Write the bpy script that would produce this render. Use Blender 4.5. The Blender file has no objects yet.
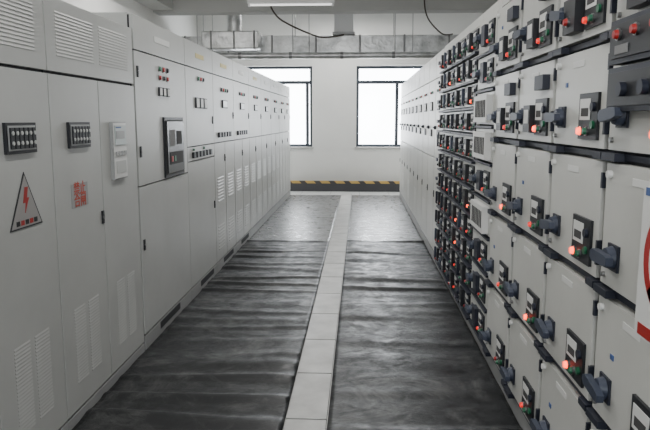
import bpy, bmesh, math, random
from mathutils import Vector, noise
random.seed(7)
S = bpy.context.scene

# ------------------------------------------------------------------ materials
def mat(name, col, rough=0.5, metal=0.0, emit=None, estr=0.0, var=0.0, vscale=3.0, bump=0.0, bscale=60.0, spec=None):
    m = bpy.data.materials.new(name); m.use_nodes = True
    nt = m.node_tree; b = nt.nodes['Principled BSDF']
    b.inputs['Base Color'].default_value = (*col, 1)
    b.inputs['Roughness'].default_value = rough
    b.inputs['Metallic'].default_value = metal
    if spec is not None: b.inputs['Specular IOR Level'].default_value = spec
    if emit:
        b.inputs['Emission Color'].default_value = (*emit, 1)
        b.inputs['Emission Strength'].default_value = estr
    tc = nt.nodes.new('ShaderNodeTexCoord')
    if var > 0:
        n = nt.nodes.new('ShaderNodeTexNoise'); n.inputs['Scale'].default_value = vscale
        n.inputs['Detail'].default_value = 6; n.inputs['Roughness'].default_value = 0.6
        nt.links.new(tc.outputs['Object'], n.inputs['Vector'])
        r = nt.nodes.new('ShaderNodeValToRGB')
        r.color_ramp.elements[0].position = 0.3; r.color_ramp.elements[1].position = 0.7
        r.color_ramp.elements[0].color = (*[c*(1-var) for c in col], 1)
        r.color_ramp.elements[1].color = (*[min(1, c*(1+var*0.6)) for c in col], 1)
        nt.links.new(n.outputs['Fac'], r.inputs['Fac'])
        nt.links.new(r.outputs['Color'], b.inputs['Base Color'])
    if bump > 0:
        n2 = nt.nodes.new('ShaderNodeTexNoise'); n2.inputs['Scale'].default_value = bscale
        n2.inputs['Detail'].default_value = 3
        nt.links.new(tc.outputs['Object'], n2.inputs['Vector'])
        bp = nt.nodes.new('ShaderNodeBump'); bp.inputs['Strength'].default_value = bump
        bp.inputs['Distance'].default_value = 0.01
        nt.links.new(n2.outputs['Fac'], bp.inputs['Height'])
        nt.links.new(bp.outputs['Normal'], b.inputs['Normal'])
    return m

M = {}
M['grey']   = mat('cabinet_grey_paint', (0.45,0.455,0.438), 0.40, var=0.09, vscale=1.6)
M['grey2']  = mat('cabinet_grey_paint_dark', (0.30,0.305,0.30), 0.45, var=0.08)
M['cream']  = mat('drawer_cream_paint', (0.53,0.53,0.498), 0.38, var=0.08, vscale=2.0)
M['gap']    = mat('gap_dark', (0.020,0.021,0.025), 0.7)
M['slot']   = mat('slot_dark', (0.05,0.05,0.05), 0.8)
M['slot2']  = mat('slot_grey', (0.20,0.20,0.20), 0.8)
M['black']  = mat('black_plastic', (0.012,0.013,0.016), 0.45, spec=.35)
M['navy']   = mat('navy_plastic', (0.016,0.019,0.031), 0.48, spec=.35)
M['blue']   = mat('bluegrey_plastic', (0.032,0.041,0.065), 0.45, spec=.4)
M['glassb'] = mat('dark_gloss', (0.012,0.015,0.017), 0.30, spec=.35)
M['label']  = mat('label_white', (0.66,0.66,0.64), 0.5)
M['lcd']    = mat('lcd_pale', (0.40,0.45,0.44), 0.3)
M['steel']  = mat('steel', (0.35,0.35,0.35), 0.3, 1.0)
M['red']    = mat('red_plastic', (0.34,0.011,0.009), 0.4)
M['green']  = mat('green_plastic', (0.012,0.12,0.055), 0.4)
M['orange'] = mat('orange_red', (0.48,0.06,0.03), 0.5)
M['yellow'] = mat('yellow_label', (0.60,0.50,0.18), 0.5)
M['bluetx'] = mat('blue_print', (0.05,0.10,0.26), 0.5)
M['lampr']  = mat('lamp_red_lit', (0.6,0.02,0.015), 0.3, emit=(1.0,0.012,0.003), estr=1.0)
M['lampw']  = mat('lamp_orange_lit', (0.9,0.10,0.03), 0.3, emit=(1.0,0.055,0.010), estr=5.5)
M['signg']  = mat('sign_grey', (0.30,0.29,0.28), 0.5)
M['wall']   = mat('wall_paint', (0.75,0.745,0.72), 0.8, var=0.05, vscale=1.2, bump=0.05)
M['ceil']   = mat('ceiling_paint', (0.50,0.50,0.485), 0.85, var=0.08, vscale=1.0)
M['frame']  = mat('window_frame_alu', (0.04,0.047,0.06), 0.4, 0.3)
M['foil']   = mat('duct_foil', (0.56,0.565,0.56), 0.36, 0.85, var=0.35, vscale=6, bump=1.0, bscale=12)
M['band']   = mat('duct_band', (0.24,0.24,0.24), 0.4, 0.7)
M['cable']  = mat('cable_brown', (0.06,0.045,0.035), 0.6)
M['base']   = mat('skirting_dark', (0.045,0.045,0.05), 0.5)
M['tube']   = mat('lamp_tube', (0.85,0.85,0.85), 0.4, emit=(1,0.98,0.95), estr=1.2)
M['whitem'] = mat('lamp_housing', (0.6,0.6,0.6), 0.5)
M['tile']   = mat('strip_tile', (0.50,0.495,0.475), 0.34, var=0.24, vscale=5.0)
M['grout']  = mat('grout', (0.08,0.08,0.078), 0.9)

def floor_mat():
    m = bpy.data.materials.new('floor_tile'); m.use_nodes = True
    nt = m.node_tree; b = nt.nodes['Principled BSDF']
    tc = nt.nodes.new('ShaderNodeTexCoord'); br = nt.nodes.new('ShaderNodeTexBrick')
    br.offset = 0.0; br.inputs['Scale'].default_value = 1.0
    br.inputs['Brick Width'].default_value = 0.6; br.inputs['Row Height'].default_value = 0.6
    br.inputs['Mortar Size'].default_value = 0.004
    br.inputs['Color1'].default_value = (0.60,0.60,0.58,1); br.inputs['Color2'].default_value = (0.56,0.56,0.54,1)
    br.inputs['Mortar'].default_value = (0.2,0.2,0.19,1)
    nt.links.new(tc.outputs['Object'], br.inputs['Vector']); nt.links.new(br.outputs['Color'], b.inputs['Base Color'])
    b.inputs['Roughness'].default_value = 0.3
    return m
M['floor'] = floor_mat()

def rubber(name, dark, dust, rmin, rmax, lo, hi, bump=.3, spec=.5):
    m = bpy.data.materials.new(name); m.use_nodes = True
    nt = m.node_tree; b = nt.nodes['Principled BSDF']
    b.inputs['Specular IOR Level'].default_value = spec
    tc = nt.nodes.new('ShaderNodeTexCoord')
    mp = nt.nodes.new('ShaderNodeMapping'); mp.inputs['Scale'].default_value = (1.4, 1.8, 1)
    nt.links.new(tc.outputs['Object'], mp.inputs['Vector'])
    n = nt.nodes.new('ShaderNodeTexNoise'); n.inputs['Scale'].default_value = 1.3; n.inputs['Detail'].default_value = 13
    n.inputs['Roughness'].default_value = 0.80; n.inputs['Distortion'].default_value = 1.1
    nt.links.new(mp.outputs['Vector'], n.inputs['Vector'])
    r = nt.nodes.new('ShaderNodeValToRGB')
    r.color_ramp.elements[0].position = lo; r.color_ramp.elements[1].position = hi
    r.color_ramp.elements[0].color = (*dark, 1); r.color_ramp.elements[1].color = (*dust, 1)
    nt.links.new(n.outputs['Fac'], r.inputs['Fac']); nt.links.new(r.outputs['Color'], b.inputs['Base Color'])
    n3 = nt.nodes.new('ShaderNodeTexNoise'); n3.inputs['Scale'].default_value = 6; n3.inputs['Detail'].default_value = 9
    n3.inputs['Roughness'].default_value = 0.72; n3.inputs['Distortion'].default_value = 0.5
    nt.links.new(mp.outputs['Vector'], n3.inputs['Vector'])
    mr = nt.nodes.new('ShaderNodeMapRange'); mr.inputs['From Min'].default_value = 0.38; mr.inputs['From Max'].default_value = 0.62
    mr.inputs['To Min'].default_value = rmin; mr.inputs['To Max'].default_value = rmax
    nt.links.new(n3.outputs['Fac'], mr.inputs['Value']); nt.links.new(mr.outputs['Result'], b.inputs['Roughness'])
    bp = nt.nodes.new('ShaderNodeBump'); bp.inputs['Strength'].default_value = bump; bp.inputs['Distance'].default_value = 0.012
    nt.links.new(n3.outputs['Fac'], bp.inputs['Height']); nt.links.new(bp.outputs['Normal'], b.inputs['Normal'])
    return m
M['rubber'] = rubber('rubber_mat_dark', (0.012,0.013,0.014), (0.17,0.17,0.165), 0.28, 0.55, 0.50, 0.80, .25, .32)
M['rubber2'] = rubber('rubber_mat_worn', (0.065,0.067,0.068), (0.19,0.19,0.188), 0.22, 0.42, 0.35, 0.75, .15)

g = bpy.data.materials.new('window_glass'); g.use_nodes = True
nt = g.node_tree; nt.nodes.clear()
o = nt.nodes.new('ShaderNodeOutputMaterial'); mx = nt.nodes.new('ShaderNodeMixShader')
t = nt.nodes.new('ShaderNodeBsdfTransparent'); gl = nt.nodes.new('ShaderNodeBsdfGlossy'); gl.inputs['Roughness'].default_value = 0.05
t.inputs['Color'].default_value = (0.95,0.96,0.97,1)
mx.inputs[0].default_value = 0.05
nt.links.new(t.outputs[0], mx.inputs[1]); nt.links.new(gl.outputs[0], mx.inputs[2]); nt.links.new(mx.outputs[0], o.inputs['Surface'])
M['glass'] = g

hz = bpy.data.materials.new('hazard_stripe'); hz.use_nodes = True
nt = hz.node_tree; b = nt.nodes['Principled BSDF']; tc = nt.nodes.new('ShaderNodeTexCoord')
sp = nt.nodes.new('ShaderNodeSeparateXYZ'); nt.links.new(tc.outputs['Object'], sp.inputs[0])
ad = nt.nodes.new('ShaderNodeMath'); ad.operation = 'ADD'; nt.links.new(sp.outputs['X'], ad.inputs[0]); nt.links.new(sp.outputs['Z'], ad.inputs[1])
mu = nt.nodes.new('ShaderNodeMath'); mu.operation = 'MULTIPLY'; mu.inputs[1].default_value = 3.2; nt.links.new(ad.outputs[0], mu.inputs[0])
fr = nt.nodes.new('ShaderNodeMath'); fr.operation = 'FRACT'; nt.links.new(mu.outputs[0], fr.inputs[0])
gt = nt.nodes.new('ShaderNodeMath'); gt.operation = 'GREATER_THAN'; gt.inputs[1].default_value = 0.6; nt.links.new(fr.outputs[0], gt.inputs[0])
mc = nt.nodes.new('ShaderNodeMix'); mc.data_type = 'RGBA'; mc.inputs[6].default_value = (0.55,0.36,0.10,1); mc.inputs[7].default_value = (0.05,0.045,0.04,1)
nt.links.new(gt.outputs[0], mc.inputs[0]); nt.links.new(mc.outputs[2], b.inputs['Base Color'])
M['hazard'] = hz

# ------------------------------------------------------------------ mesh builder
XL, XR, YB = -1.39, 0.80, 14.0
TR = {'W': lambda a,b,c: (a,b,c),
      'L': lambda u,v,n: (XL+n, u, v),
      'R': lambda u,v,n: (XR-n, u, v),
      'B': lambda u,v,n: (u, YB-n, v)}
class MB:
    def __init__(s, name, side='W'):
        s.name=name; s.T=TR[side]; s.v=[]; s.f=[]; s.fm=[]; s.ml=[]; s.sm=[]
    def mi(s, m):
        if m not in s.ml: s.ml.append(m)
        return s.ml.index(m)
    def add(s, pts, faces, m, smooth=False):
        o=len(s.v); s.v += [s.T(*p) for p in pts]; k=s.mi(m)
        for f in faces: s.f.append([i+o for i in f]); s.fm.append(k); s.sm.append(smooth)
    def box(s, a0,a1,b0,b1,c0,c1,m):
        p=[(a,b,c) for a in (a0,a1) for b in (b0,b1) for c in (c0,c1)]
        s.add(p, [(0,1,3,2),(4,6,7,5),(0,4,5,1),(2,3,7,6),(0,2,6,4),(1,5,7,3)], m)
    def prism(s, poly, c0, c1, m):
        n=len(poly); p=[(a,b,c0) for a,b in poly]+[(a,b,c1) for a,b in poly]
        f=[tuple(range(n)), tuple(range(2*n-1,n-1,-1))]+[(i,(i+1)%n,n+(i+1)%n,n+i) for i in range(n)]
        s.add(p,f,m)
    def slat(s, a0,a1,b0,h,c,d,m):
        p=[(a0,b0,c),(a0,b0,c+d),(a0,b0+h,c),(a1,b0,c),(a1,b0,c+d),(a1,b0+h,c)]
        s.add(p,[(0,1,2),(3,5,4),(0,3,4,1),(1,4,5,2),(0,2,5,3)],m)
    def cyl(s, p0, p1, r, m, seg=14, r1=None):
        if r1 is None: r1=r
        A=Vector(p0); B=Vector(p1); d=(B-A).normalized()
        q=Vector((0,0,1)) if abs(d.z)<0.9 else Vector((1,0,0))
        e=d.cross(q).normalized(); w=d.cross(e)
        pts=[]
        for C,rr in ((A,r),(B,r1)):
            for i in range(seg):
                t=2*math.pi*i/seg; pts.append(tuple(C+e*math.cos(t)*rr+w*math.sin(t)*rr))
        s.add(pts,[(i,(i+1)%seg,seg+(i+1)%seg,seg+i) for i in range(seg)],m,True)
        s.add(pts[:seg],[tuple(range(seg))],m); s.add(pts[seg:],[tuple(range(seg))],m)
    def build(s, bevel=0.0, parent=None):
        me=bpy.data.meshes.new(s.name); me.from_pydata(s.v,[],s.f)
        for k in s.ml: me.materials.append(M[k])
        for p,k,sm in zip(me.polygons,s.fm,s.sm): p.material_index=k; p.use_smooth=sm
        bm=bmesh.new(); bm.from_mesh(me); bmesh.ops.recalc_face_normals(bm,faces=bm.faces); bm.to_mesh(me); bm.free()
        ob=bpy.data.objects.new(s.name,me); S.collection.objects.link(ob)
        if bevel>0:
            md=ob.modifiers.new('bevel','BEVEL'); md.width=bevel; md.segments=2; md.limit_method='ANGLE'; md.angle_limit=math.radians(50)
        if parent: ob.parent=parent
        return ob

# ------------------------------------------------------------------ room shell
X0,X1,Y0,ZC = -3.45, 3.2, -3.0, 4.0
m=MB('floor'); m.box(X0-.2,X1+.2,Y0-.2,YB+.2,-0.1,0,'floor'); m.build()
m=MB('ceiling'); m.box(X0-.2,X1+.2,Y0-.2,YB+.2,ZC,ZC+.1,'ceil'); m.build()
def wall_with(name, y0, y1, wins):
    m=MB(name); xs=X0-.2
    for (a,b,z0,z1) in wins:
        m.box(xs,a,y0,y1,0,ZC,'wall'); m.box(a,b,y0,y1,0,z0,'wall'); m.box(a,b,y0,y1,z1,ZC,'wall'); xs=b
    m.box(xs,X1+.2,y0,y1,0,ZC,'wall'); m.build()
W1=(-2.75,-1.02,0.93,2.63); W2=(-0.08,1.65,0.93,2.63)
wall_with('wall_back', YB, YB+.22, [W1,W2])
R2=(-1.0,1.0,0.9,2.7)
wall_with('wall_front', Y0-.22, Y0, [R2])
m=MB('wall_left'); m.box(X0-.2,X0,Y0,YB,0,ZC,'wall'); m.build()
m=MB('wall_right'); m.box(X1,X1+.2,Y0,YB,0,ZC,'wall'); m.build()

def window(name, w, yc, mull):
    a,b,z0,z1=w; m=MB(name); f=.055; t=.03
    m.box(a,b,yc-t,yc+t,z0,z0+f,'frame'); m.box(a,b,yc-t,yc+t,z1-f,z1,'frame')
    m.box(a,a+f,yc-t,yc+t,z0+f,z1-f,'frame'); m.box(b-f,b,yc-t,yc+t,z0+f,z1-f,'frame')
    m.box(a+f,b-f,yc-t,yc+t,2.26,2.33,'frame')
    for x in mull: m.box(x-.035,x+.035,yc-t-.004,yc+t+.004,z0+f,2.26,'frame')
    m.box(a+f,b-f,yc-.004,yc+.004,z0+f,z1-f,'glass')
    m.build(.003)
window('window_1', W1, YB+.12, (-1.9,-1.13))
window('window_2', W2, YB+.12, (0.78,))
window('window_3', R2, Y0-.12, (0.0,))
m=MB('trim_1'); m.box(W1[0]-.03,W1[1]+.03,YB-.03,YB-.0005,.90,.93,'tile'); m.build(.004)
m=MB('trim_2'); m.box(W2[0]-.03,W2[1]+.03,YB-.03,YB-.0005,.90,.93,'tile'); m.build(.004)

def beam(x0,x1,y0,y1,z): 
    m=MB('ceiling_beam'); m.box(x0,x1,y0,y1,z,ZC,'ceil'); m.build(.006)
beam(X0,X1,11.0,11.35,3.27)
beam(X0,X1,5.4,5.75,3.45)
beam(X0,X0+.35,Y0,5.39,3.3); beam(X0,X0+.35,5.76,10.99,3.3)

m=MB('baseboard_back'); m.box(X0,X1,YB-.02,YB-.0005,0,.13,'base'); m.build()
m=MB('rodent_barrier'); m.box(-1.60,1.20,13.72,13.76,0,.17,'base'); m.box(-1.60,1.20,13.712,13.768,.17,.225,'hazard')
for x in (-1.58,-.7,.2,1.14): m.box(x,x+.04,13.76,13.82,0,.2,'base')
m.build(.003)

# ------------------------------------------------------------------ floor strip + mats
m=MB('tile_strip'); m.box(-.362,-.155,-1.12,13.3,0.0005,0.006,'grout')
y=-1.12
while y<13.2:
    m.box(-.360,-.157,y+.007,min(y+.593,13.29),0.006,0.012,'tile'); y+=.6
m.build(.0015)

def rubber_mat(x0,x1,y0,y1,amp,mt,seed,base=.008,far_lift=0.0):
    nx=34; ny=int((y1-y0)/.018); vs=[]; fs=[]
    for j in range(-1,ny+2):
        for i in range(-1,nx+2):
            ii=min(max(i,0),nx); jj=min(max(j,0),ny)
            x=x0+(x1-x0)*ii/nx; yy=y0+(y1-y0)*jj/ny
            if i<0 or j<0 or i>nx or j>ny: z=.0008
            else:
                ph=yy+.08*noise.noise(Vector((x*1.2,yy*.8,seed)))
                wv=noise.noise(Vector((x*.24+seed, ph*3.3, seed)))
                r=max(0,1-abs(wv)*3.3); r=r*r*(3-2*r)
                w2=noise.noise(Vector((x*1.1, ph*6.5, seed+9)))
                msk=.35+.65*max(0,min(1,.5+noise.noise(Vector((x*1.0,yy*.8,seed+4)))*1.8))
                z=base+amp*(r*msk+.20*(w2+.6)*msk)
                ed=min(ii,nx-ii)/3.0
                z=base+(z-base)*min(1,.55+ed*.45)
                z+=far_lift*max(0,1-(y1-yy)/.10)**2*(.6+.6*noise.noise(Vector((x*3,0,seed))))
            vs.append((x,yy,z))
    c=nx+3
    for j in range(ny+2):
        for i in range(nx+2):
            a=j*c+i; fs.append((a,a+1,a+c+1,a+c))
    me=bpy.data.meshes.new('rubber_mat'); me.from_pydata(vs,[],fs); me.materials.append(M[mt])
    for p in me.polygons: p.use_smooth=True
    ob=bpy.data.objects.new('rubber_mat',me); S.collection.objects.link(ob)
rubber_mat(XL+.001,-.366,-.5,7.90,.022,'rubber',3.1,.008,.024)
rubber_mat(-.150,XR-.001,-.5,7.95,.019,'rubber',11.7,.008,.024)
rubber_mat(XL+.001,-.366,7.93,13.0,.003,'rubber2',21.3,.006)
rubber_mat(-.150,XR-.001,7.98,13.0,.003,'rubber2',31.9,.006)

# ------------------------------------------------------------------ shared parts
def louvers(m,u0,u1,v0,v1,mt,pitch=.026,n=0.0,soft=False,d=.0034):
    v=v0
    while v<v1-.005:
        if not soft: m.box(u0+.002,u1-.002,v-.0025,v+.0025,n-.001,n+.001,'slot2')
        m.slat(u0,u1,v+.002,.012 if not soft else .010,n,.004 if not soft else d,mt); v+=pitch
def lamp(m,u,v,n,c,r=.012):
    m.cyl((u,v,n),(u,v,n+.006),r*1.25,'steel',12); m.cyl((u,v,n+.006),(u,v,n+.016),r,c,12,r*.8)
def carcass(m,u0,u1,z1,depth,mt='grey',plinth=.10):
    e=.0015
    m.box(u0+e,u1-e,0.0,plinth,-depth,-.001,'grey2')
    m.box(u0+e,u1-e,plinth,z1,-depth,-.034,mt)
    m.box(u0+.006,u1-.006,plinth+.004,z1-.012,-.034,-.0225,'gap')
def door(m,u0,u1,v0,v1,mt='grey',g=.0045):
    m.box(u0+g,u1-g,v0+g,v1-g,-.022,0,mt)
def lock(m,u,v,n=0):
    m.box(u-.012,u+.012,v-.035,v+.035,n,n+.008,'black'); m.cyl((u,v,n+.008),(u,v,n+.014),.008,'steel',10)

# ------------------------------------------------------------------ left bank, near
def near_cabinet(u0, kinds):
    w=1.12; m=MB('capacitor_cabinet','L'); carcass(m,u0,u0+w,2.06,.6,plinth=.06)
    door(m,u0,u0+w,1.715,2.055)
    louvers(m,u0+.10,u0+.52,1.79,2.0,'grey',.016,soft=True,d=.0028); louvers(m,u0+.60,u0+1.02,1.79,2.0,'grey',.016,soft=True,d=.0028)
    for k,kd in enumerate(kinds):
        a=u0+k*.56; b=a+.56; door(m,a,b,.07,1.71)
        louvers(m,a+.13,a+.26,.20,.58,'grey',.016,soft=True,d=.0025); louvers(m,a+.30,a+.43,.20,.58,'grey',.016,soft=True,d=.0025)
        if kd=='ind':
            p,q=a+.16,a+.40
            m.box(p,q,1.365,1.49,0,.014,'black'); m.box(p+.012,q-.012,1.378,1.478,.014,.017,'grey2')
            for i in range(6):
                c=p+.032+i*.035; m.box(c-.013,c+.013,1.385,1.470,.017,.024,'black')
                m.cyl((c,1.448,.024),(c,1.448,.028),.008,'grey',10); m.cyl((c,1.408,.024),(c,1.408,.028),.008,'grey',10)
        if kd=='ctl':
            p,q=a+.13,a+.34
            m.box(p,q,1.165,1.49,0,.018,'grey2'); m.box(p+.008,q-.008,1.172,1.483,.018,.021,'label'); m.box(p+.02,q-.02,1.36,1.47,.021,.026,'lcd')
            m.box(p+.03,q-.05,1.395,1.440,.026,.028,'grey2'); m.box(p+.03,q-.10,1.455,1.463,.026,.028,'bluetx')
            for i in range(4): m.box(p+.025+i*.043,p+.055+i*.043,1.30,1.325,.021,.028,'grey2')
            m.box(p+.03,q-.03,1.20,1.27,.021,.024,'grey')
    lock(m,u0+.535,.98)
    m.build(.003)
near_cabinet(.64,('ind','ctl'))
near_cabinet(1.76,('ctl','ind'))
near_cabinet(2.88,('ind','ctl'))

m=MB('warning_sign','L'); cu=2.615
def tri(h,off): return [(cu-h*.577,1.056+off),(cu+h*.577,1.056+off),(cu,1.056+off+h)]
m.prism(tri(.232,0),0.0005,.003,'black'); m.prism(tri(.212,.006),.003,.004,'signg')
bolt=[(cu-.004,1.225),(cu+.022,1.225),(cu+.008,1.180),(cu+.026,1.180),(cu-.012,1.118),(cu-.002,1.160),(cu-.022,1.160)]
m.prism(bolt,.004,.0055,'red')
for i in range(5): m.box(cu-.085+i*.036,cu-.058+i*.036,1.070,1.090,.004,.005,'red' if i%2 else 'black')
m.build()
def text(s,loc,rot,size,mt,parent,name):
    c=bpy.data.curves.new(name,'FONT'); c.body=s; c.size=size; c.extrude=.0006; c.offset=.0004; c.align_x='CENTER'; c.align_y='CENTER'
    c.materials.append(M[mt]); o=bpy.data.objects.new(name,c); S.collection.objects.link(o)
    o.location=loc; o.rotation_euler=rot; o.parent=parent
RL=(math.radians(90),0,math.radians(90))
m=MB('notice_label','L'); m.box(3.05,3.24,1.075,1.19,.0005,.002,'grey2'); nl=m.build()
text('禁止',(XL+.003,3.145,1.162),RL,.070,'orange',nl,'lettering_1')
text('合闸',(XL+.003,3.145,1.103),RL,.070,'orange',nl,'lettering_2')

# ------------------------------------------------------------------ left bank, far
edges=[4.02,5.20,6.18,7.18,8.18,9.20,10.22,11.25,12.12,13.0]
for k in range(9):
    a,b=edges[k],edges[k+1]; w=b-a; m=MB('switchgear_cabinet','L'); carcass(m,a,b,2.15,.8)
    door(m,a,b,1.93,2.145); m.box(a+w*.35,a+w*.65,2.02,2.06,0,.003,'yellow' if k in(1,2,4) else 'label')
    if k==0:
        door(m,a,b,1.08,1.93); door(m,a,b,.11,1.08)
    if k<=1:
        c=a+w*.5
        for i in range(3):
            lamp(m,c-.09+i*.09,1.85,0,('green','red','black')[i],.018)
            if k==0: m.box(c-.125+i*.09,c-.06+i*.09,1.665,1.725,0,.012,'black'); m.box(c-.118+i*.09,c-.067+i*.09,1.672,1.718,.012,.014,'label')
    if k==0:
        for i in range(3): lamp(m,c-.09+i*.09,1.79,0,('red','black','red')[i],.016)
        p,q=4.56,5.05
        m.box(p,q,1.09,1.52,0,.014,'black'); m.box(p+.02,q-.02,1.11,1.50,.014,.018,'slot'); m.box(p+.03,q-.03,1.12,1.49,.018,.024,'glassb')
        m.box(p+.08,q-.27,1.31,1.43,.024,.026,'slot2'); m.box(p+.08,q-.08,1.18,1.27,.024,.028,'slot')
        m.box(p+.10,p+.14,1.2,1.24,.028,.032,'red'); m.box(p+.17,p+.21,1.2,1.24,.028,.032,'green'); m.box(p+.26,q-.09,1.32,1.42,.024,.026,'slot')
        lock(m,a+.05,1.3); lock(m,a+.05,.7); lock(m,a+.05,1.80)
    elif k==1:
        door(m,a,b,1.28,1.93); door(m,a,b,1.16,1.28); door(m,a,b,.11,1.16)
        for i in range(6): m.box(a+.14+i*.12,a+.21+i*.12,1.185,1.235,0,.02,'black'); 
        for i in (0,3): lamp(m,a+.175+i*.12,1.255,0,'green',.010)
        for i in range(3): m.box(c-.20+i*.14,c-.09+i*.14,1.60,1.69,0,.014,'black'); m.box(c-.19+i*.14,c-.10+i*.14,1.61,1.68,.014,.016,'label')
        lock(m,b-.05,1.5); lock(m,b-.05,.7)
    else:
        door(m,a,b,1.28,1.93)
        h=a+w/2; door(m,a,h,.11,1.28) ; door(m,h,b,.11,1.28)
        c=a+w*.5
        for i in range(4): lamp(m,c-.15+i*.1,1.80,0,('black','red','green','black')[i],.020)
        m.box(c-.12,c+.12,1.62,1.70,0,.014,'black'); m.box(c-.10,c+.10,1.63,1.69,.014,.016,'lcd')
        if k in (2,3): 
            for i in range(5): m.box(a+.18+i*.13,a+.25+i*.13,1.33,1.38,0,.02,'black')
        for q0 in (a,h):
            louvers(m,q0+.11,q0+w/2-.11,.22,.48,'grey',.032,soft=(k>3)); louvers(m,q0+.11,q0+w/2-.11,.70,.96,'grey',.032,soft=(k>3))
        lock(m,h-.03,1.12); lock(m,b-.05,1.55)
    if k<4: m.box(a+.33,a+.83,.045,.095,-.001,.002,'gap')
    m.build(.003)

# ------------------------------------------------------------------ right bank
def handle(m,u,v,n,s=1.0,ang=0.0,c='blue'):
    m.box(u-.040*s,u+.040*s,v-.040*s,v+.040*s,n,n+.008,'navy')
    m.cyl((u,v,n+.008),(u,v,n+.030*s),.036*s,c,16,.030*s)
    L=.066*s; t=.017*s; ca,sa=math.cos(ang),math.sin(ang)
    pl=[(-L,-t*.7),(-L*.6,-t),(L*.8,-t*1.1),(L*1.05,-t*.5),(L*1.05,t*.5),(L*.8,t*1.1),(-L*.6,t),(-L,t*.7)]
    m.prism([(u+x*ca-y*sa,v+x*sa+y*ca) for x,y in pl],n+.030*s,n+.052*s,c)
def module(m,u0,u1,v0,v1,n,lit,hi=False):
    m.box(u0,u1,v0,v1,n,n+.010,'black'); w=u1-u0; h=v1-v0
    m.box(u0+w*.36,u1-w*.08,v0+h*.42,v1-h*.12,n+.010,n+.012,'label')
    m.box(u0+w*.44,u1-w*.16,v0+h*.50,v1-h*.32,n+.012,n+.013,'slot')
    r=min(w,h)*.078
    lamp(m,u1-w*.20,v0+h*.18,n+.010,'lampw' if hi else ('lampr' if lit else 'red'),r*(1.15 if hi else 1))
    lamp(m,u0+w*.50,v0+h*.18,n+.010,'green',r)
    m.cyl((u0+w*.18,v0+h*.7,n+.010),(u0+w*.18,v0+h*.7,n+.020),r*1.3,'navy',12)
    m.cyl((u0+w*.18,v0+h*.32,n+.010),(u0+w*.18,v0+h*.32,n+.018),r*1.1,'green',12)

rows=[.12,.54,.965,1.385,1.755,2.125]
cols=[.36,.94,1.52,2.10,2.68,3.27,3.86]
for k in range(6):
    a,b=cols[k],cols[k+1]; m=MB('motor_control_cabinet','R'); carcass(m,a,b,2.19,.8,'cream')
    m.box(a+.002,b-.002,2.135,2.19,-.03,0,'cream'); m.box(a+.002,b-.002,.04,.11,-.03,0,'grey2')
    for r in range(5):
        z0,z1=rows[r],rows[r+1]
        m.box(a+.003,b-.003,z0+.003,z1-.003,-.022,-.004,'gap')
        m.box(a+.020,b-.020,z0+.024,z1-.016,-.004,.026,'cream')
        j=random.uniform(-.01,.01); N=.026
        hi=(k,r) in ((3,3),(4,3),(3,2),(3,1),(5,2),(4,1),(2,3))
        module(m,a+.065,a+.245,z0+.050,z0+.205,N,random.random()<.5,hi)
        handle(m,b-.125,z0+.13+j,N,1.0,random.choice((0,0,.15,-.1)))
        m.cyl((b-.06,z1-.05,N),(b-.06,z1-.05,N+.014),.012,'label',10); m.cyl((b-.05,z0+.055,N),(b-.05,z0+.055,N+.010),.009,'steel',10)
        m.box(a+.24,a+.36,z1-.07,z1-.048,N,N+.002,'label')
        if (k+r)%3==0: m.box(b-.17,b-.145,z0+.235,z0+.252,N,N+.003,'bluetx')
        m.box(a+.02,b-.02,z0-.004,z0+.014,-.01,.014,'navy')
        m.box(a+.006,a+.075,z0-.008,z0+.016,-.01,.040,'navy'); m.box(b-.12,b-.012,z0-.008,z0+.016,-.01,.044,'navy')
        m.box(a+.0035,a+.018,z0+.07,z0+.15,-.004,.034,'navy'); m.box(a+.0035,a+.018,z1-.10,z1-.05,-.004,.030,'navy')
        if r>=3 and k>=4:
            m.box(a+.26,a+.37,z0+.06,z0+.18,N,N+.03,'black'); m.box(a+.28,a+.35,z0+.10,z0+.16,N+.03,N+.032,'label')
            m.box(a+.07,a+.20,z1-.13,z1-.07,N,N+.03,'navy')
        if r==4 and k in (2,3):
            m.box(a+.27,a+.40,z0+.05,z0+.17,N,N+.035,'black'); lamp(m,a+.34,z0+.09,N+.035,'red',.014)
    if k==2:
        for (p,q,z0,z1) in ((1.60,2.02,1.660,1.785),(1.60,2.02,1.525,1.650)):
            m.box(p,q,z0,z1,.026,.062,'navy'); m.box(p+.015,q-.015,z0+.015,z1-.015,.062,.068,'black')
        for u in (1.70,1.82,1.94): lamp(m,u,1.740,.068,'red',.014)
        for u in (1.74,1.88): m.cyl((u,1.585,.068),(u,1.585,.085),.02,'navy',12)
        m.box(1.87,1.96,1.685,1.71,.068,.071,'slot2')
    m.build(.0025)

a,b=3.86,4.44; m=MB('motor_control_cabinet','R'); carcass(m,a,b,2.19,.8,'cream'); m.box(a+.002,b-.002,2.13,2.19,-.03,0,'cream')
z=.12; n=9; dz=(2.125-.12)/n
for r in range(n):
    z0=z+r*dz; z1=z0+dz
    m.box(a+.003,b-.003,z0+.003,z1-.003,-.022,-.002,'gap'); m.box(a+.014,b-.014,z0+.018,z1-.012,-.002,.022,'cream')
    if r in (3,5,6):
        m.box(a+.06,b-.10,z0+.03,z1-.03,.022,.06,'label')
        for i in range(7): m.box(a+.09+i*.05,a+.115+i*.05,z0+.06,z1-.06,.060,.063,'slot')
    else:
        module(m,a+.06,a+.22,z0+.04,z1-.04,.022,r%2==0); handle(m,b-.12,z0+.11,.022,.95)
        m.box(a+.25,a+.36,z0+.05,z1-.05,.022,.05,'navy')
    m.box(a+.01,b-.01,z0-.007,z0+.007,-.01,.035,'navy')
m.build(.0025)
dc=[4.44,4.98,5.52,6.06,6.40]
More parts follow.
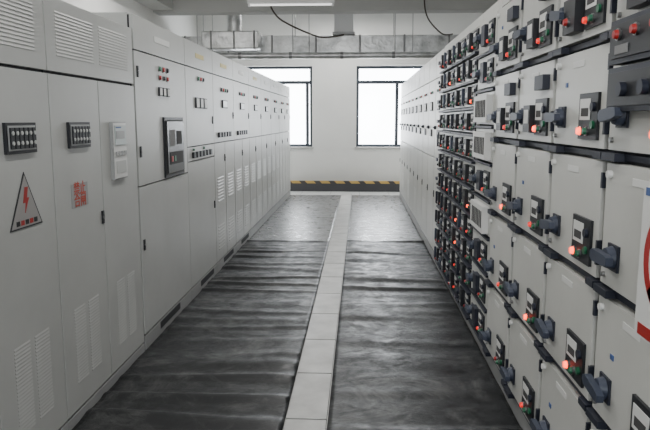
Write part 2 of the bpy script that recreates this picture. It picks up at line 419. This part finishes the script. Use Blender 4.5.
for k in range(4):
    a,b=dc[k],dc[k+1]; w=b-a; m=MB('motor_control_cabinet','R'); carcass(m,a,b,2.19,.8,'cream'); m.box(a+.002,b-.002,2.13,2.19,-.03,0,'cream')
    n=11; dz=(2.125-.12)/n
    for r in range(n):
        z0=.12+r*dz; z1=z0+dz
        m.box(a+.003,b-.003,z0+.003,z1-.003,-.022,-.002,'gap'); m.box(a+.014,b-.014,z0+.018,z1-.014,-.002,.016,'cream')
        module(m,a+.03,a+.03+w*.33,z0+.025,z1-.025,.016,random.random()<.30,random.random()<.06)
        m.box(a+w*.42,a+w*.62,z0+.03,z1-.03,.016,.050,'black')
        m.box(a+w*.46,a+w*.58,z0+.08,z1-.07,.050,.052,'label' if random.random()<.4 else 'slot')
        lamp(m,a+w*.52,z0+.05,.050,random.choice(('red','black','green','red')),.011)
        handle(m,b-w*.19,z0+dz*.5,.016,.85,random.choice((0,0,1.57)),random.choice(('blue','navy','navy')))
        m.box(a+.01,b-.01,z0-.008,z0+.008,-.01,.045,'navy')
    m.build(.002)
u=6.40; i=0
while u<12.9:
    w=.66
    if 13.0-(u+w)<.3: w=13.0-u
    a,b=u,u+w; m=MB('feeder_cabinet','R'); carcass(m,a,b,2.19,.8,'cream')
    for z0,z1 in ((1.93,2.185),(1.10,1.93),(.11,1.10)): m.box(a+.012,b-.012,z0+.005,z1-.005,-.022,0,'cream')
    c=a+w*.5
    for q in range(3): lamp(m,c-.10+q*.10,1.80,0,('red','green','black')[(q+i)%3],.014)
    m.box(c-.10,c+.10,1.60,1.70,0,.012,'black'); m.box(c-.07,c+.05,1.615,1.685,.012,.014,'label')
    m.box(c-.08,c+.08,1.32,1.40,0,.012,'black')
    m.cyl((b-.09,1.42,0),(b-.09,1.42,.02),.020,'navy',12); m.box(b-.12,b-.06,1.412,1.428,.02,.032,'navy')
    lock(m,b-.06,.72)
    if i%2==0: louvers(m,a+.14,b-.14,.25,.55,'cream',.03,soft=True)
    m.build(.003); u+=w; i+=1

m=MB('prohibition_sign','R'); a,b,z0,z1=1.34,1.665,.955,1.35; n0=.0825; n1=.086
m.box(a,b,z0,z1,n0,n1,'label')
cu,cv=(a+b)/2-.005,1.165; R=.140; seg=40; pts=[];fs=[]
for i in range(seg):
    t=2*math.pi*i/seg
    for rr in (R,R-.026): 
        for nn in (n1,n1+.0015): pts.append((cu+rr*math.cos(t),cv+rr*math.sin(t),nn))
for i in range(seg):
    p=4*i; q=4*((i+1)%seg); fs+=[(p+1,q+1,q+3,p+3),(p,q,q+1,p+1),(p+2,p+3,q+3,q+2)]
m.add(pts,fs,'red')
m.prism([(cu-.11,cv+.085),(cu-.09,cv+.105),(cu+.11,cv-.085),(cu+.09,cv-.105)],n1,n1+.0015,'red')
m.box(a+.02,b-.02,z0+.006,z0+.036,n1,n1+.0015,'red')
m.box(b-.05,b-.015,z1-.035,z1-.015,n1,n1+.0015,'bluetx'); m.box(a+.05,b-.13,z1-.032,z1-.018,n1,n1+.0015,'bluetx')
m.build()

# ------------------------------------------------------------------ ducts, pipe, cables
m=MB('ventilation_duct'); yd=12.0
m.box(X0+.02,X1-.02,yd-.2,yd+.2,2.68,2.98,'foil')
x=X0+.3
while x<X1-.2: m.box(x,x+.035,yd-.212,yd+.212,2.668,2.992,'band'); x+=.78
for x in (-2.9,-1.2,.6,2.2):
    for yy in (-.24,.24): m.cyl((x,yd+yy,2.64),(x,yd+yy,ZC),.008,'steel',8)
    m.box(x-.02,x+.02,yd-.26,yd+.26,2.645,2.668,'band')
vd=m.build(.012)
m=MB('riser'); m.box(-.47,-.13,yd-.17,yd+.17,2.992,ZC,'whitem'); m.box(-.50,-.10,yd-.2,yd+.2,3.0,3.04,'band'); m.build(.006,vd)
m=MB('insulated_pipe'); m.cyl((X0+.02,11.66,2.62),(X1-.02,11.66,2.62),.055,'foil',16)
x=X0+.4
while x<X1: m.cyl((x,11.66,2.62),(x+.05,11.66,2.62),.062,'band',16); x+=.9
for x in (-2.6,-.9,.9,2.5): m.cyl((x,11.66,2.62),(x,11.66,ZC),.007,'steel',8)
m.build(0,vd)
m=MB('branch_duct'); m.box(-2.75,-1.75,11.42,11.78,2.72,3.02,'foil')
m.cyl((-2.2,11.6,3.02),(-2.2,11.6,ZC),.13,'foil',18)
for x in (-2.6,-2.2,-1.85): m.box(x,x+.04,11.41,11.79,2.71,3.03,'band')
m.build(.03,vd)

def cable(pts,r=.014):
    c=bpy.data.curves.new('hanging_cable','CURVE'); c.dimensions='3D'; c.bevel_depth=r; c.bevel_resolution=3
    s=c.splines.new('NURBS'); s.points.add(len(pts)-1); s.use_endpoint_u=True; s.order_u=3
    for p,q in zip(s.points,pts): p.co=(*q,1)
    c.materials.append(M['cable']); ob=bpy.data.objects.new('hanging_cable',c); S.collection.objects.link(ob)
cable([(-1.5,10.6,4.0),(-1.48,10.6,3.4),(-1.35,10.6,3.12),(-1.1,10.6,2.98),(-.85,10.7,2.88),(-.6,11.2,2.84),(-.3,11.8,2.99)])
cable([(.95,10.6,4.0),(.98,10.6,3.4),(1.02,10.6,3.1),(1.2,10.7,2.92),(1.4,11.2,2.88),(1.6,11.8,2.99)],.012)

# ------------------------------------------------------------------ lamps: one hanging tube, the powered ones are added fill
def fixture(x,y,z,power,along='x'):
    m=MB('fluorescent_lamp'); L=.62
    if along=='x':
        m.box(x-L,x+L,y-.06,y+.06,z+.03,z+.08,'whitem'); m.cyl((x-L+.03,y,z+.012),(x+L-.03,y,z+.012),.013,'tube',10)
        for s in(-1,1): m.box(x+s*(L-.02)-.015,x+s*(L-.02)+.015,y-.02,y+.02,z-.01,z+.03,'whitem'); m.cyl((x+s*.4,y,z+.08),(x+s*.4,y,ZC),.005,'steel',6)
    else:
        m.box(x-.06,x+.06,y-L,y+L,z+.03,z+.08,'whitem'); m.cyl((x,y-L+.03,z+.012),(x,y+L-.03,z+.012),.013,'tube',10)
        for s in(-1,1): m.box(x-.02,x+.02,y+s*(L-.02)-.015,y+s*(L-.02)+.015,z-.01,z+.03,'whitem'); m.cyl((x,y+s*.4,z+.08),(x,y+s*.4,ZC),.005,'steel',6)
    ob=m.build()
    if power>0:
        l=bpy.data.lights.new('fill_tube_light','AREA'); l.shape='RECTANGLE'; l.size=1.2 if along=='x' else .1; l.size_y=.1 if along=='x' else 1.2  # area light of the added fill fixtures only
        l.energy=power; l.color=(1,.99,.97); lo=bpy.data.objects.new('fill_tube_light',l); S.collection.objects.link(lo); lo.location=(x,y,z-.015); lo.parent=ob
for y,p in ((-1.5,24),(1.6,30),(4.6,36),(7.4,48)): fixture(-.3,y,3.55,p,'y')  # unseen fixtures along the aisle, added to brighten the room
fixture(-1.0,9.6,3.12,0,'x')
fixture(-.3,12.9,3.6,48,'x')  # added fill fixture near the back wall, brightens the window wall
for y in (1.0,4.4,8.4): fixture(-2.6,y,3.55,34,'y')  # second unseen row over the left side, also added as fill

# ------------------------------------------------------------------ sky + portals
w=bpy.data.worlds.new('overcast_sky'); S.world=w; w.use_nodes=True
w.node_tree.nodes['Background'].inputs['Color'].default_value=(.95,.975,1,1)
w.node_tree.nodes['Background'].inputs['Strength'].default_value=17.0
for (a,b,z0,z1),y,rx in ((W1,YB+.2,-90),(W2,YB+.2,-90),(R2,Y0-.2,90)):
    l=bpy.data.lights.new('sky_portal','AREA'); l.shape='RECTANGLE'; l.size=b-a; l.size_y=z1-z0; l.cycles.is_portal=True
    lo=bpy.data.objects.new('sky_portal',l); S.collection.objects.link(lo); lo.location=((a+b)/2,y,(z0+z1)/2); lo.rotation_euler=(math.radians(rx),0,0)

c=bpy.data.cameras.new('camera'); c.sensor_width=36; c.lens=36; co=bpy.data.objects.new('camera',c); S.collection.objects.link(co)
co.location=(0,0,1.5); co.rotation_euler=(math.radians(90-8.31),0,math.radians(3.05)); S.camera=co
